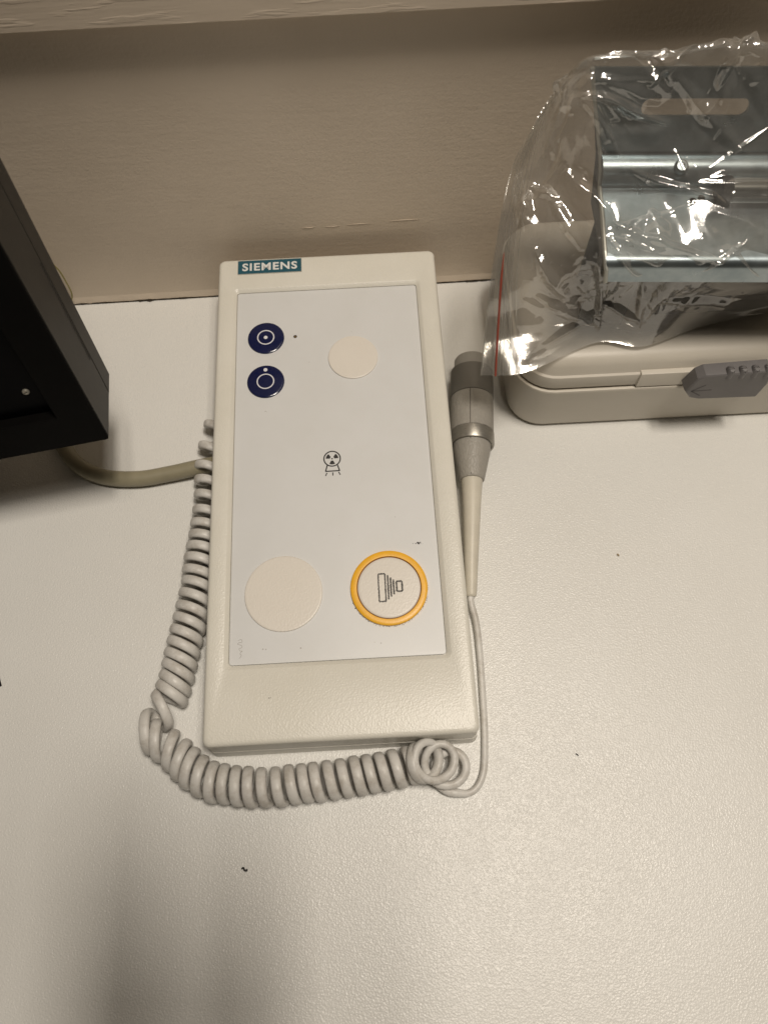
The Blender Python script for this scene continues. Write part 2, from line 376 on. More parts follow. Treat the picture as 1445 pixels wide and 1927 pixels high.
# indicator lamp
ld = mesh('indicator_lamp', *annulus(52.7, 261, [(1.7, PT-0.1), (1.7, PT+0.12), (1.5, PT+0.2), (1.25, PT+0.15), (1.2, PT-0.1)], 28), 'panel', con)
mesh('lens', *disc(52.7, 261, 1, 0, [(1.2, PT-0.2), (1.2, PT+0.02), (0.4, PT+0.03)], 24), 'led_dark', ld)
mesh('emitter', *disc(52.75, 260.8, 1, 0, [(0.6, PT), (0.55, PT+0.14), (0.2, PT+0.18)], 16), 'led_amber', ld)
# blind cover discs
def pad(u, v, r, lab):
    p = mesh('cover_disc', *disc(u, v, r, 0, [(r, PT-0.3), (r, PT+0.55), (r-0.15, PT+0.85), (r-0.5, PT+1.0), (r-1.2, PT+1.02), (1, PT+1.02)], 96), 'cream_button', con); p['label'] = lab
pad(90.8, 242.3, 16.4, 'small blank cream disc near the top')
pad(44.4, 83.9, 22.7, 'large blank cream disc at lower left')
# exposure button: yellow collar, dark gap, cream plunger
yc = (105.9, 83.8)
yb = mesh('yellow_collar', *annulus(*yc, [(22.5, PT-0.2), (22.5, PT+1.2), (22.3, PT+1.65), (21.8, PT+1.9), (20.9, PT+2.05), (19.5, PT+2.1), (18.95, PT+2.05), (18.8, PT+1.85), (18.8, PT-0.2)], 96), 'yellow', con)
mesh('collar_gap', *annulus(*yc, [(18.8, PT-0.1), (18.8, PT+0.5), (18.2, PT+0.5), (18.2, PT-0.1)], 96), 'orange_gap', yb)
pl = mesh('push_button', *disc(*yc, 18.4, 0, [(18.35, PT-0.1), (18.35, PT+1.2), (18.15, PT+1.65), (17.7, PT+1.9), (16.8, PT+1.95), (1, PT+1.95)], 96), 'cream_button', con)
# printed tube symbol on the plunger: outlines made of small printed dashes
polys = []
def dashed(a, b, wd, step=0.5):
    wd = wd*1.45
    a = np.array(a, float); b = np.array(b, float); n = max(2, int(np.linalg.norm(b-a)/step)); d = (b-a)/n; q = np.array([-d[1], d[0]])/np.linalg.norm(d)
    for k in range(n):
        if rng.random() < 0.005: continue
        o_ = q*rng.normal(0, 0.05); w2 = wd*(0.75+0.4*rng.random())
        polys.append(stroke(a+d*(k+0.02)+o_, a+d*(k+0.86+0.1*rng.random())+o_, w2))
def rect(u0, v0, u1, v1, wd):
    dashed((u0, v0), (u1, v0), wd); dashed((u1, v0), (u1, v1), wd); dashed((u1, v1), (u0, v1), wd); dashed((u0, v1), (u0, v0), wd)
rect(99.9, 75.4, 103.8, 92.0, 0.62)
for u, h in ((105.4, 7.3), (107.0, 5.8), (108.6, 4.5)): dashed((u, 83.8-h), (u, 83.8+h), 0.75)
rect(110.3, 81.0, 113.5, 87.0, 0.75)
mesh('printed_symbol', *flat(polys, PT+1.96), 'print_grey', pl)
# radiation symbol printed on the panel
c0 = (74.95, 169.1); polys = ringpoly(*c0, 5.5, 0.8)
for a in (30, 150, 270):
    seg = [R_(a+x) for x in (-27, -18, -9, 0, 9, 18, 27)]
    polys.append([(c0[0]+3.95*math.cos(x), c0[1]+3.95*math.sin(x)) for x in seg]+[(c0[0]+1.35*math.cos(x), c0[1]+1.35*math.sin(x)) for x in seg[::-1]])
polys.append(circ(*c0, 0.5))
P_ = [(71.9, 165.0), (70.7, 160.6), (79.4, 160.7), (78.1, 164.9)]
for a, b in zip(P_[:-1], P_[1:]): polys.append(stroke(a, b, 0.8))
polys += [circ(*P_[1], 0.31, 10), circ(*P_[2], 0.31, 10)]
for a, b in (((71.5, 159.5), (70.6, 157.5)), ((75.15, 159.7), (75.15, 157.5)), ((78.8, 159.8), (79.7, 157.8))): polys.append(stroke(a, b, 0.66))
mesh('radiation_symbol', *flat(polys, PT+0.0), 'print_black', pan)
# smudges, pen scratch and grime
def blob(u, v, r, n=9): return [(u+r*(0.6+0.6*rng.random())*math.cos(2*math.pi*k/n), v+r*(0.5+0.5*rng.random())*math.sin(2*math.pi*k/n)) for k in range(n)]
polys = [blob(125.0, 110.4, 0.9), blob(124.2, 110.9, 0.45), blob(126.0, 110.7, 0.4), blob(123.3, 110.3, 0.35), blob(121.6, 110.4, 0.3)]
for k in range(14): polys.append(blob(124.5+rng.normal(0, 1.5), 110.5+rng.normal(0, 0.5), 0.16, 6))
mesh('smudge_mark', *flat(polys, PT+0.0, 0.04), 'smudge', pan)
polys = []
for k in range(110):                          # grime caught below the yellow collar
    a = R_(rng.uniform(195, 345)); r = 22.6+abs(rng.normal(0, 0.35)); polys.append(blob(yc[0]+r*math.cos(a), yc[1]+r*math.sin(a), rng.uniform(0.1, 0.3), 6))
for k in range(26):
    a = R_(rng.uniform(0, 360)); r = 22.6+abs(rng.normal(0, 0.15)); polys.append(blob(yc[0]+r*math.cos(a), yc[1]+r*math.sin(a), rng.uniform(0.1, 0.22), 6))
for k in range(24):
    a = R_(rng.uniform(60, 130)); polys.append(blob(44.4+22.85*math.cos(a), 83.9+22.85*math.sin(a), rng.uniform(0.06, 0.16), 6))
mesh('grime', *flat(polys, PT+0.0, 0.05), 'smudge', pan, kind='stuff')
mesh('pen_scribble', *flat([stroke(a, b, 0.28) for a, b in zip(*(lambda p: (p[:-1], p[1:]))([tuple(q) for q in catmull([(18.5, 57.8), (20.2, 58.2), (20.6, 56.6), (18.9, 56.4), (18.2, 55.6), (20.3, 54.8), (20.6, 53.6), (19.0, 53.0), (19.8, 51.6), (20.9, 51.6), (19.6, 50.2), (20.4, 49.0), (19.2, 47.4)], 5)]))], PT+0.0, 0.03), 'scribble', pan)
polys = [blob(u, v, r, 7) for u, v, r in ((33.0, 205.3, 0.5), (34.0, 204.8, 0.35), (61.8, 240.4, 0.3), (32.5, 52.0, 0.5), (34.2, 51.8, 0.4), (54.0, 51.5, 0.5), (90.6, 262.5, 0.25), (78.0, 118, 0.25), (112, 128, 0.3), (96, 52.5, 0.3), (99.5, 51.8, 0.4), (52.0, 74.0, 0.2))]
for p_ in polys: mesh('dirt_speck', *flat([p_], PT+0.0, 0.03), 'scribble', pan)
mesh('dirt_speck', *flat([blob(36.5, 24.5, 0.4), blob(37.5, 24.7, 0.2)], 0.01, 0.05), 'smudge', con)

# ================================================================ HAND SWITCH AND COILED CORD
hs = empty('hand_switch', (62, 220, 0), 0, 'grey hand switch with cream strain relief and coiled grey cord round the console', 'hand switch')
HB = Vector((62, 220, 0))
def hpart(name, vf, mat, parent=None, **k):
    v, f = vf; return mesh(name, [tuple(Vector(p)-HB) for p in v], f, mat, parent or hs, **k)
D = Vector((-0.1, -1, 0)).normalized(); A0 = Vector((54.5+(309-139)*0.1, 309, 14.9))
def hl(prof, n=44): return lathe(prof, A0, D, n)
hpart('button_cap', hl([(0, 5), (0.1, 10.2), (0.7, 11.6), (1.8, 12.2), (11.6, 12.3), (11.6, 4)]), 'cap_grey')
hpart('collar', hl([(10.8, 11.5), (10.8, 14.0), (11.3, 14.7), (32.3, 14.8), (32.6, 14.5), (32.6, 10)]), 'collar_grey')
gp = hpart('grip', hl([(32.7, 10), (32.7, 14.2), (33.0, 14.5), (46, 14.6), (59.7, 14.6), (60.0, 14.3), (60.0, 10)]), 'leather')
hpart('metal_band', hl([(60.1, 10), (60.1, 14.6), (60.5, 14.9), (68.6, 14.9), (69.6, 14.4), (69.6, 13.3), (69.0, 12.9), (69.0, 9)]), 'ring_metal')
slv = hpart('tapered_sleeve', hl([(68.8, 8), (68.8, 12.7), (75, 11.9), (93.0, 8.5), (94.6, 8.1), (95.2, 7.5), (95.2, 5)]), 'leather')
# mould seams facing up and a little towards the console
def seam(s0, s1, r0, r1):
    up = Vector((-0.16, 0.016, 0.987)).normalized(); V = []
    side = D.cross(up).normalized()
    for s, r in ((s0, r0), (s1, r1)):
        p = A0+D*s+up*(r+0.03); V += [tuple(p-side*0.22), tuple(p+side*0.22), tuple(p-up*0.5)]
    return V, [(0, 1, 4, 3), (1, 2, 5, 4), (2, 0, 3, 5), (0, 2, 1), (3, 4, 5)]
hpart('seam', seam(32.9, 59.9, 14.55, 14.6), 'seam_dark', gp); hpart('seam', seam(69.3, 94.3, 12.65, 8.2), 'seam_dark', slv)
pts = [A0+D*95.0+Vector((0, 0, 0)), A0+D*110+Vector((0, 0, -0.6)), A0+D*130+Vector((0, 0, -2.6)), A0+D*150+Vector((0, 0, -5.8)), A0+D*168+Vector((0.2, 0, -8.6)), A0+D*171.3+Vector((0.2, 0, -9.1))]
cp = catmull([tuple(p) for p in pts], 8); N_ = len(cp)
rad = [7.0-4.1*(i/(N_-1))**0.85 for i in range(N_)]; rad[0] = 6.9; rad[-1] = 2.7; rad[-2] = 2.95
hpart('strain_relief', tube(cp, rad, 28), 'relief')
tip = Vector(cp[-1])
# coil centreline: one knot per turn
LX = [(-116.6, 270.9), (-119.5, 254.1), (-121.1, 238.9), (-120.8, 227.7), (-120.3, 216.7), (-120.5, 205.4), (-121.2, 195.8), (-121.9, 187.4), (-122.9, 179.5), (-123.8, 171.7), (-124.4, 163.4), (-124.4, 155.8), (-125.6, 147.8), (-126.9, 139.7), (-128.2, 132.2), (-129.6, 124.5), (-130.9, 117.3), (-132.2, 110.1), (-133.2, 103.2), (-134.4, 96.2), (-136.1, 89.8), (-138.2, 83.8)]
BM = [(-137.2, 67), (-130.9, 62), (-123, 55.9), (-117.4, 50.7), (-112.2, 45.9), (-106.2, 41.5), (-99.6, 37.9), (-93, 36.7), (-85.8, 35.2), (-78.8, 34.3), (-71.3, 33.7), (-63, 33.6), (-55.3, 34.3), (-48.4, 34.7), (-41.8, 35), (-33.9, 35.5), (-26.5, 36.2), (-19, 37.1), (-12, 37.7), (-4.8, 38.5), (2.7, 39.5), (10.4, 41.1)]
kn, ce, ra, ax = [], [], [], []
for k, (x, y) in enumerate(LX):
    ro = 9.0+1.9*min(1, k/9); kn.append(k); ce.append((x+ro, y, ro)); ra.append(ro-2.3)
    ax.append((float(np.interp(k, [0, 8, 12, 17, 21], [0.05, 0.06, 0.2, 0.34, 0.55])), float(np.interp(k, [0, 8, 12, 17, 21], [1, 1, 0.98, 0.94, 0.84])), 0))
for j, (x, y) in enumerate(BM):
    kn.append(22.25+j); ce.append((x, y, 11.0+(0.6*math.sin(j*1.7)))); ra.append(8.7+0.25*math.sin(j*2.3))
    ax.append((1.0, float(np.interp(j, [0, 1, 2, 3, 5, 6, 8, 10, 12, 22], [0.16, -0.1, -0.42, -0.48, -0.38, -0.26, -0.14, -0.06, 0.05, 0.12])), 0))
for m, c_, r_, a_ in ((23.25, (21.5, 42.2, 17.8), 10.1, (0.40, -0.1, 0.90)), (24.25, (28.4, 40.4, 11.5), 10.3, (0.08, -0.28, 0.95)), (25.3, (34.0, 36.4, 5.2), 10.2, (0.0, -0.16, 1.0)), (25.6, (35.0, 35.8, 4.6), 10.2, (0.0, -0.1, 1.0))):
    kn.append(22+m); ce.append(c_); ra.append(r_); ax.append(a_)
kn = np.array(kn); ce = np.array(ce); ra = np.array(ra); ax = np.array(ax)
def smooth_interp(q):
    i = int(np.clip(np.searchsorted(kn, q)-1, 0, len(kn)-2)); t_ = (q-kn[i])/(kn[i+1]-kn[i])
    def tg(a, i):
        lo, hi = max(i-1, 0), min(i+1, len(kn)-1); return (a[hi]-a[lo])/(kn[hi]-kn[lo])
    h = kn[i+1]-kn[i]; h00 = 2*t_**3-3*t_**2+1; h10 = t_**3-2*t_**2+t_; h01 = -2*t_**3+3*t_**2; h11 = t_**3-t_**2
    return h00*ce[i]+h10*h*tg(ce, i)+h01*ce[i+1]+h11*h*tg(ce, i+1), ra[i]+(ra[i+1]-ra[i])*t_
S = np.arange(-0.25, 22+25.5+1e-6, 1/28); path = []; prad = []; refs = [None, None]; flt = [0.8, 0.8]
prev_e1 = None
for q in S:
    c_, r_ = smooth_interp(max(q, 0)); c_ = c_.copy()
    if q < 0: c_ = ce[0]+(ce[0]-ce[1])*(-q)*0.9
    wv = np.array([np.interp(q, kn, ax[:, d]) for d in range(3)]); wv /= np.linalg.norm(wv)   # axis the wire turns about
    if prev_e1 is None or abs(wv[2]) < 0.05: e1 = np.array([wv[1], -wv[0], 0])
    else: e1 = prev_e1-wv*prev_e1.dot(wv)
    e1 /= np.linalg.norm(e1); prev_e1 = e1; up = np.cross(e1, wv); up = up if np.dot(up, np.cross(e1, wv)) > 0 else -up
    ph = math.pi-2*math.pi*q; rho = math.cos(ph)*e1+math.sin(ph)*up
    path.append(c_+r_*rho); refs.append(rho); prad.append(float(np.interp(q, [0, 44.5, 46.0, 47.5], [2.95, 2.95, 2.85, 2.4]))); flt.append(float(np.interp(q, [0, 46.0, 47], [0.74, 0.78, 0.98])))
path = [np.array((-92, 268, 4.0)), np.array((-100, 269.5, 3.7))]+path; prad = [3.4, 3.4]+prad
tail = catmull([tuple(path[-1]), (41.5, 25.2, 2.6), (47.0, 28.0, 2.3), (51.0, 34.4, 2.1), (53.0, 43, 2.1), (54.8, 60, 2.1), (55.8, 80, 2.2), (56.6, 102, 2.6), (56.4, 122, 3.6), tuple(tip+Vector((-0.06, -0.6, -0.1))*6), tuple(tip+Vector((0, 2, 0.2)))], 10)
for i, p in enumerate(tail[1:]): path.append(p); prad.append(max(1.95, 2.5-0.06*i)); flt.append(0.99)
for i in range(len(path)):
    if path[i][2] < prad[i]: path[i] = np.array((path[i][0], path[i][1], prad[i]))
hpart('coiled_cord', tube([tuple(p) for p in path], prad, 14, refs, flt), 'cord', sharp=180)

# ================================================================ THICK CABLE
tag(mesh('thick_cable', *tube(catmull([(-262, 330, 30), (-236, 296, 12), (-217, 268, 6.2), (-203, 248, 6), (-184, 236.6, 6), (-160, 233.4, 6), (-138, 235.8, 6.5), (-118, 238.8, 8.0), (-98, 241, 9.5)], 10), 5.3, 20), 'cable_olive'),
    'thick olive grey cable running from under the monitor to the console', 'cable')

# ================================================================ MONITOR
mo = empty('monitor', (-300, 235, 0), 0, 'black monitor tilted back at the left edge, raised above the table', 'monitor')
MB = np.array([-300, 235, 0.])
P0 = np.array([-151.3, 220.2, 80.0]); mr = np.array([0.98730315, 0.15884737, 0]); mu_ = np.array([-0.02690072, 0.1671993, 0.98555606]); md = np.array([-0.15655299, 0.9730426, -0.1693495])
def ml(r, u, d): return tuple(P0+mr*r+mu_*u+md*d-MB)
MWd, MH = 330, 235
def mrect(r0, u0, r1, u1, d, c=1.0): return [ml(r, u, d) for r, u in rr(r0, u0, r1, u1, c, 3)]
b = 0.5
mesh('front_bezel', *loft([mrect(-MWd, 0, 0, MH, 36.6, 1.2), mrect(-MWd, 0, 0, MH, 0.6, 1.2), mrect(-MWd+b, b, -b, MH-b, 0, 1.0),
      mrect(-MWd+19.5, 23, -19.6, MH-18, 0, 0.8), mrect(-MWd+20, 23.5, -20.1, MH-18.5, 0.5, 0.8), mrect(-MWd+20, 23.5, -20.1, MH-18.5, 7.5, 0.8)], True, False), 'monitor_black', mo)
mesh('side_band', *loft([mrect(-1.5, 1.2, 0.22, MH-1.2, 1.6, 0.2), mrect(-1.5, 1.2, 0.22, MH-1.2, 35.8, 0.2)]), 'monitor_side', mo)
mesh('rear_shell', *loft([mrect(-MWd+1.2, 1.2, -1.2, MH-1.2, 36.0, 1.2), mrect(-MWd+1.2, 1.2, -1.2, MH-1.2, 37.6, 1.2), mrect(-MWd, -0.6, 0.0, MH, 37.9, 1.2), mrect(-MWd, -0.6, 0.0, MH, 53.0, 1.2), mrect(-MWd+1.5, 1, -1.5, MH-1.5, 54.4, 1.2), mrect(-MWd+40, 40, -40, MH-40, 70, 8)]), 'monitor_side', mo)
mesh('screen', *loft([mrect(-MWd+18, 21, -18, MH-17, 9.0, 1), mrect(-MWd+18, 21, -18, MH-17, 6.5, 1)]), 'screen_black', mo)
parts = []
for k in range(34):
    u = 31+k*1.9; parts.append(loft([[ml(0.35, u, 33.2), ml(0.35, u+0.85, 33.2), ml(0.35, u+0.85, 36.4), ml(0.35, u, 36.4)], [ml(-0.4, u, 33.2), ml(-0.4, u+0.85, 33.2), ml(-0.4, u+0.85, 36.4), ml(-0.4, u, 36.4)]]))
mesh('vent_slots', *merge(parts), 'dark_gap', mo, kind='stuff')
def mlathe(r, u, prof, n=20): return loft([[ml(r+q*math.cos(2*math.pi*k/n), u+q*math.sin(2*math.pi*k/n), d) for k in range(n)] for q, d in prof])
sc_ = mesh('screw', *mlathe(-29.2, 40.6, [(1.9, 6.6), (1.9, 6.0), (1.5, 5.6), (0.4, 5.5)]), 'screw_grey', mo)
mesh('screw_slot', *loft([[ml(-30.3, 40.2, 5.45), ml(-28.1, 40.6, 5.45), ml(-28.1, 41.0, 5.45), ml(-30.3, 40.6, 5.45)], [ml(-30.3, 40.2, 5.7), ml(-28.1, 40.6, 5.7), ml(-28.1, 41.0, 5.7), ml(-30.3, 40.6, 5.7)]]), 'dark_gap', sc_)
# stand: neck and foot plate whose front corner just reaches the picture
mesh('stand_neck', *loft([[(x, y, z) for x, y in rr(-35+o_, 30, 35+o_, 52, 6)] for z, o_ in ((3, -20), (180, -20))]), 'monitor_black', mo)
a = R_(22); cx_, cy_ = -231.7+300, 100.4-235
fp = [(cx_-210*math.cos(a)*s-(-math.sin(a))*t_*-1*0, 0) for s, t_ in ((0, 0),)]
ux = np.array([-math.cos(a), -math.sin(a)]); uy = np.array([-math.sin(a), math.cos(a)]); o0 = np.array([cx_, cy_])
cor = [o0, o0+ux*190, o0+ux*190+uy*170, o0+uy*170]
mesh('stand_base', *loft([[(p[0], p[1], z) for p in cor] for z in (0, 3.2)]), 'monitor_black', mo, smooth=False)
tag(mesh('yellow_wire', *tube(catmull([(-234, 372, 62), (-224, 384, 54), (-219.0, 386.5, 44), (-218.2, 387, 29), (-220.5, 388, 12), (-229, 388, 2)], 8), 0.55, 8), 'yellow_wire'), 'thin yellow green wire hanging against the wall behind the monitor', 'wire')

# ================================================================ PLASTIC CASE
ca = empty('plastic_case', (216, 322, 0), 0, 'beige grey plastic carrying case at the right, lying under the clear bag', 'case')
CX, CY = 216, 322
def cring(i, z, r=26): return [(x-CX, y-CY, z) for x, y in rr(91.5+i, 258.2+i, 345-i, 388-i, max(r-i, 2), 8)]
mesh('case_base', *loft([cring(8, 0), cring(5.5, 0.4), cring(3.6, 2.0), cring(2.6, 5.0), cring(1.0, 26), cring(0.2, 42.5), cring(0, 43.5), cring(0, 45.4), cring(0.3, 46.0), cring(1.0, 46.2), cring(2.6, 46.2), cring(2.8, 44)], True, True), 'case_plastic', ca)
mesh('lid', *loft([cring(3.4, 45), cring(3.0, 47.6), cring(1.9, 47.9), cring(1.6, 48.4), cring(1.7, 57.5), cring(2.0, 58.6), cring(3.4, 59.4), cring(4.2, 61.2), cring(5.2, 65), cring(7.5, 68.5), cring(12, 70.8), cring(20, 71.6), cring(40, 72.0)], True, True), 'case_plastic', ca)
# moulded latch track
mesh('latch_track', *bbox(168-CX, 258.6-CY, 47.0, 330-CX, 264-CY, 60.6, 0.5), 'case_plastic', ca)
lpoly = [(195.5, 52.5), (199, 65.5), (203, 68.6), (241.5, 70.6), (244.5, 67), (246.5, 56.5), (245.5, 42.0), (207.0, 43.0), (201, 45)]
def poly_in(p, k):
    c_ = np.mean(p, 0); return [tuple(c_+(np.array(q)-c_)*k) for q in p]
rs = [[(x-CX, y-CY, z) for x, z in poly_in(lpoly, k)] for y, k in ((258.5, 1.0), (251.5, 1.0), (250.3, 0.985), (249.6, 0.94))]
la = mesh('latch', *loft(rs), 'latch_grey', ca, sharp=30)
for k in range(4):
    x = 215.5+k*7.6
    mesh('grip_rib', *bbox(x-CX, 248.9-CY, 63.0, x+4.6-CX, 255-CY, 72.2, 2.0), 'latch_grey', la)
def zstroke(a, b, wd, y): return [(p[0]-CX, y-CY, p[1]) for p in stroke(a, b, wd)]
parts = []
for a_, b_ in (((199.5, 53), (212, 53.3)), ((199.5, 53), (206.5, 59)), ((199.5, 53), (206.8, 47.4))):
    parts.append(loft([zstroke(a_, b_, 0.8, 249.5), zstroke(a_, b_, 0.8, 249.9)]))
mesh('arrow_mark', *merge(parts), 'latch_mark', la)

# ================================================================ STEEL BRACKET
bk = empty('steel_bracket', (180, 300, 72), 0, 'galvanised steel bracket with a slot, inside the clear bag on the case', 'bracket')
KB = np.array([180, 300, 72.])
lx = np.array([math.cos(R_(-4)), math.sin(R_(-4)), 0])
BL = 150
def bpt(P, s): return tuple(np.array(P)+lx*s-KB)
def arc2(c, r, a0, a1, n): return [(c[0]+r*math.cos(R_(a0+(a1-a0)*k/n)), c[1]+r*math.sin(R_(a0+(a1-a0)*k/n))) for k in range(n+1)]
prof = [(269.3, 134.0), (269.3, 143.1)]+arc2((274.9, 143.2), 5.6, 180, 100, 8)+[(295.8, 152.3), (314.3, 155.2)]+arc2((322.6, 160.0), 8.6, 205, 60, 14)+[(327.2, 168.7)]
prof = np.array(prof)
def lxp(y, z): return float(np.interp(z, [134.0, 148.0, 155.7, 167.9, 207.1], [128.4, 125.4, 127.9, 127.0, 115.2]))
def strip(profile, s0f, s1, th):
    n = len(profile); tn = np.gradient(profile, axis=0); tn /= np.linalg.norm(tn, axis=1)[:, None]; nn = np.stack([-tn[:, 1], tn[:, 0]], 1)
    V = []; F = []
    for off in (0.0, -th):
        for i, (y, z) in enumerate(profile):
            yy, zz = y+nn[i, 0]*off, z+nn[i, 1]*off
            V += [bpt((s0f(y, z), yy, zz), 0), bpt((s0f(y, z), yy, zz), s1)]
    for i in range(n-1):
        a = 2*i; b_ = 2*n+2*i
        F += [(a, a+1, a+3, a+2), (b_, b_+2, b_+3, b_+1), (a, a+2, b_+2, b_), (a+1, b_+1, b_+3, a+3)]
    F += [(0, 2*n, 2*n+1, 1), (2*n-2, 2*n-1, 4*n-1, 4*n-2)]
    return V, F
mesh('shelf_plate', *strip(prof, lxp, BL, 1.8), 'zinc', bk, sharp=50)
# upright plate with a long slot cut through
up0, up1 = np.array([327.0, 169.0]), np.array([337.9, 207.1]); upl = np.linalg.norm(up1-up0); ud = (up1-up0)/upl; un = np.array([-ud[1], ud[0]])
def upp(s, h, off=0):
    y, z = up0+ud*h+un*off; return bpt((127.0, y, z), s)
def left_s(h): return np.interp(h, [0, upl], [0, -11.8])
oc = [(left_s(0), 0), (BL, 0), (BL, upl), (left_s(upl)+1.5, upl), (left_s(upl)+0.1, upl-1.5)]
slot = rr(15.4, 17.4, 68.8, 25.6, 4.0, 6)
bm = bmesh.new()
for off in (0.0, 1.8):
    ov = [bm.verts.new(Vector(upp(s, h, off))) for s, h in oc]; sv = [bm.verts.new(Vector(upp(s, h, off))) for s, h in slot]
    es = [bm.edges.new((L[i], L[(i+1) % len(L)])) for L in (ov, sv) for i in range(len(L))]
    bmesh.ops.triangle_fill(bm, edges=es, use_beauty=True)
    if off == 0: o1, s1_ = ov, sv
    else:
        for A_, B_ in ((o1, ov), (s1_, sv)):
            for i in range(len(A_)):
                j = (i+1) % len(A_); bm.faces.new((A_[i], A_[j], B_[j], B_[i]))
bmesh.ops.recalc_face_normals(bm, faces=bm.faces)
bmesh.ops.scale(bm, vec=(MM, MM, MM), verts=bm.verts)
me = bpy.data.meshes.new('upright_plate'); bm.to_mesh(me); bm.free(); me.materials.append(M['zinc']); link(bpy.data.objects.new('upright_plate', me), bk)
# side cheek under the left edge, bright cut edge along it
out = [(271.5, 134.9), (271.5, 144.0), (275.0, 147.5), (295.8, 150.1), (314.9, 153.3), (325.4, 167.0), (327.1, 171.5), (337.1, 206.3), (340.1, 206.3), (340.1, 187.5), (334.0, 160.4), (318.1, 142.6), (300.3, 139.3), (285.3, 137.0), (273.2, 134.0)]
mesh('side_cheek', *loft([[bpt((lxp(y, z), y, z), s) for y, z in out] for s in (-0.2, 1.6)]), 'zinc_dark', bk, smooth=False)
ed = [(269.1, 134.2), (269.1, 143.1), (274.6, 148.4), (295.8, 152.5), (314.9, 155.6), (318.4, 162.8), (325.7, 167.9), (327.9, 173.1), (337.7, 207.1)]
mesh('cut_edge', *tube([bpt((lxp(y, z)-0.4, y, z), 0) for y, z in ed], 1.2, 8), 'cut_edge', bk)
def bl(s, y, z): return bpt((127.0, y, z), s)
# legs standing on the case
for s0_, s1_2, yy in ((1.5, 30, 288), (50, 130, 298), (10, 130, 329)):
    lg = mesh('leg', *bbox(bl(s0_, yy, 0)[0], bl(s0_, yy, 0)[1], 0.5, bl(s1_2, yy, 0)[0], bl(s0_, yy, 0)[1]+2.2, 67.5 if yy < 310 else 78, 0.5), 'zinc_dark', bk)
fb = Vector(bl(17, 286.5, 92))
mesh('leg_bolt', *lathe([(-1, 3.6), (1.4, 3.6), (2.0, 3.0), (2.2, 1.2)], fb, Vector((0, -1, 0.05)), 6), 'zinc_dark', bk)
def blathe(s, y, z, prof_, ax_, n=20):
    return lathe([(h, r) for h, r in prof_], Vector(bl(s, y, z)), ax_, n)
nrm = Vector((0, -0.45, 0.89))
mesh('screw', *blathe(40.2, 318.5, 164.2, [(-1, 5.0), (0.6, 5.2), (1.2, 4.1), (1.3, 3.9), (3.6, 3.7), (4.6, 2.6), (4.7, 1.4), (3.8, 1.2)], nrm, 24), 'zinc', bk)
for s, y in ((48.6, 306.7), (53.3, 308.4)):
    mesh('drilled_hole', *blathe(s, y, 154.2+(y-306.8)*0.16, [(-0.5, 1.9), (0.14, 1.9), (0.15, 0.5)], Vector((0, -0.16, 0.98)), 18), 'dark_gap', bk)
rod = mesh('rod', *lathe([(0, 2), (0.1, 5.5), (0.9, 6.3), (80, 6.3), (80, 2)], Vector(bl(62.7, 307.3, 160.4)), Vector(lx), 28), 'rod_dark', bk)
mesh('rod_collar', *lathe([(-3, 5), (-3, 7.2), (2.2, 7.2), (2.2, 5)], Vector(bl(62.7, 307.3, 160.4)), Vector(lx), 28), 'dark_gap', rod)

# ================================================================ CLEAR ZIP BAG
bagE = empty('zip_bag', (180, 330, 72), 0, 'crumpled clear zip bag with a red zip line, draped over the steel bracket', 'plastic bag')
GB = np.array([180, 330, 72.])
TOPC = [
 [(67.2, 259.3, 68.0), (94.4, 257.8, 71.0), (138.8, 273.8, 75.0), (166.6, 269.3, 75.0), (205.3, 281.7, 75.0), (248.8, 290.1, 75.0), (296.4, 298.7, 75.0)],
 [(68.4, 272.9, 96.8), (90.9, 271.9, 103.4), (131.4, 278.3, 111.0), (154.7, 272.7, 115.8), (187.2, 273.4, 117.6), (224.7, 274.1, 117.6), (266.7, 278.9, 117.6)],
 [(69.7, 284.3, 125.8), (87.2, 281.4, 133.9), (121.3, 275.5, 144.7), (144.7, 270.6, 147.3), (177.5, 268.4, 147.3), (210.4, 266.9, 147.3), (246.0, 265.3, 147.3)],
 [(74.5, 305.3, 147.0), (89.1, 301.9, 156.7), (116.8, 297.9, 168.8), (147.8, 297.8, 162.8), (180.4, 295.6, 165.4), (213.2, 295.1, 167.1), (248.8, 294.7, 167.1)],
 [(81.9, 327.5, 161.8), (94.3, 321.9, 174.1), (114.5, 319.7, 191.5), (146.2, 320.8, 184.5), (177.4, 318.3, 185.3), (208.7, 316.9, 186.2), (243.3, 316.3, 186.2)],
 [(91.8, 339.3, 174.1), (100.2, 339.1, 193.2), (110.3, 332.4, 213.2), (138.3, 330.0, 215.0), (168.0, 331.3, 217.6), (195.2, 330.1, 216.6), (229.9, 329.0, 216.6)],
 [(92.6, 340.6, 172.3), (101.8, 340.6, 191.5), (112.3, 340.1, 209.7), (141.7, 340.1, 210.2), (171.2, 339.8, 213.0), (199.9, 339.8, 211.6), (233.1, 339.8, 211.4)],
]
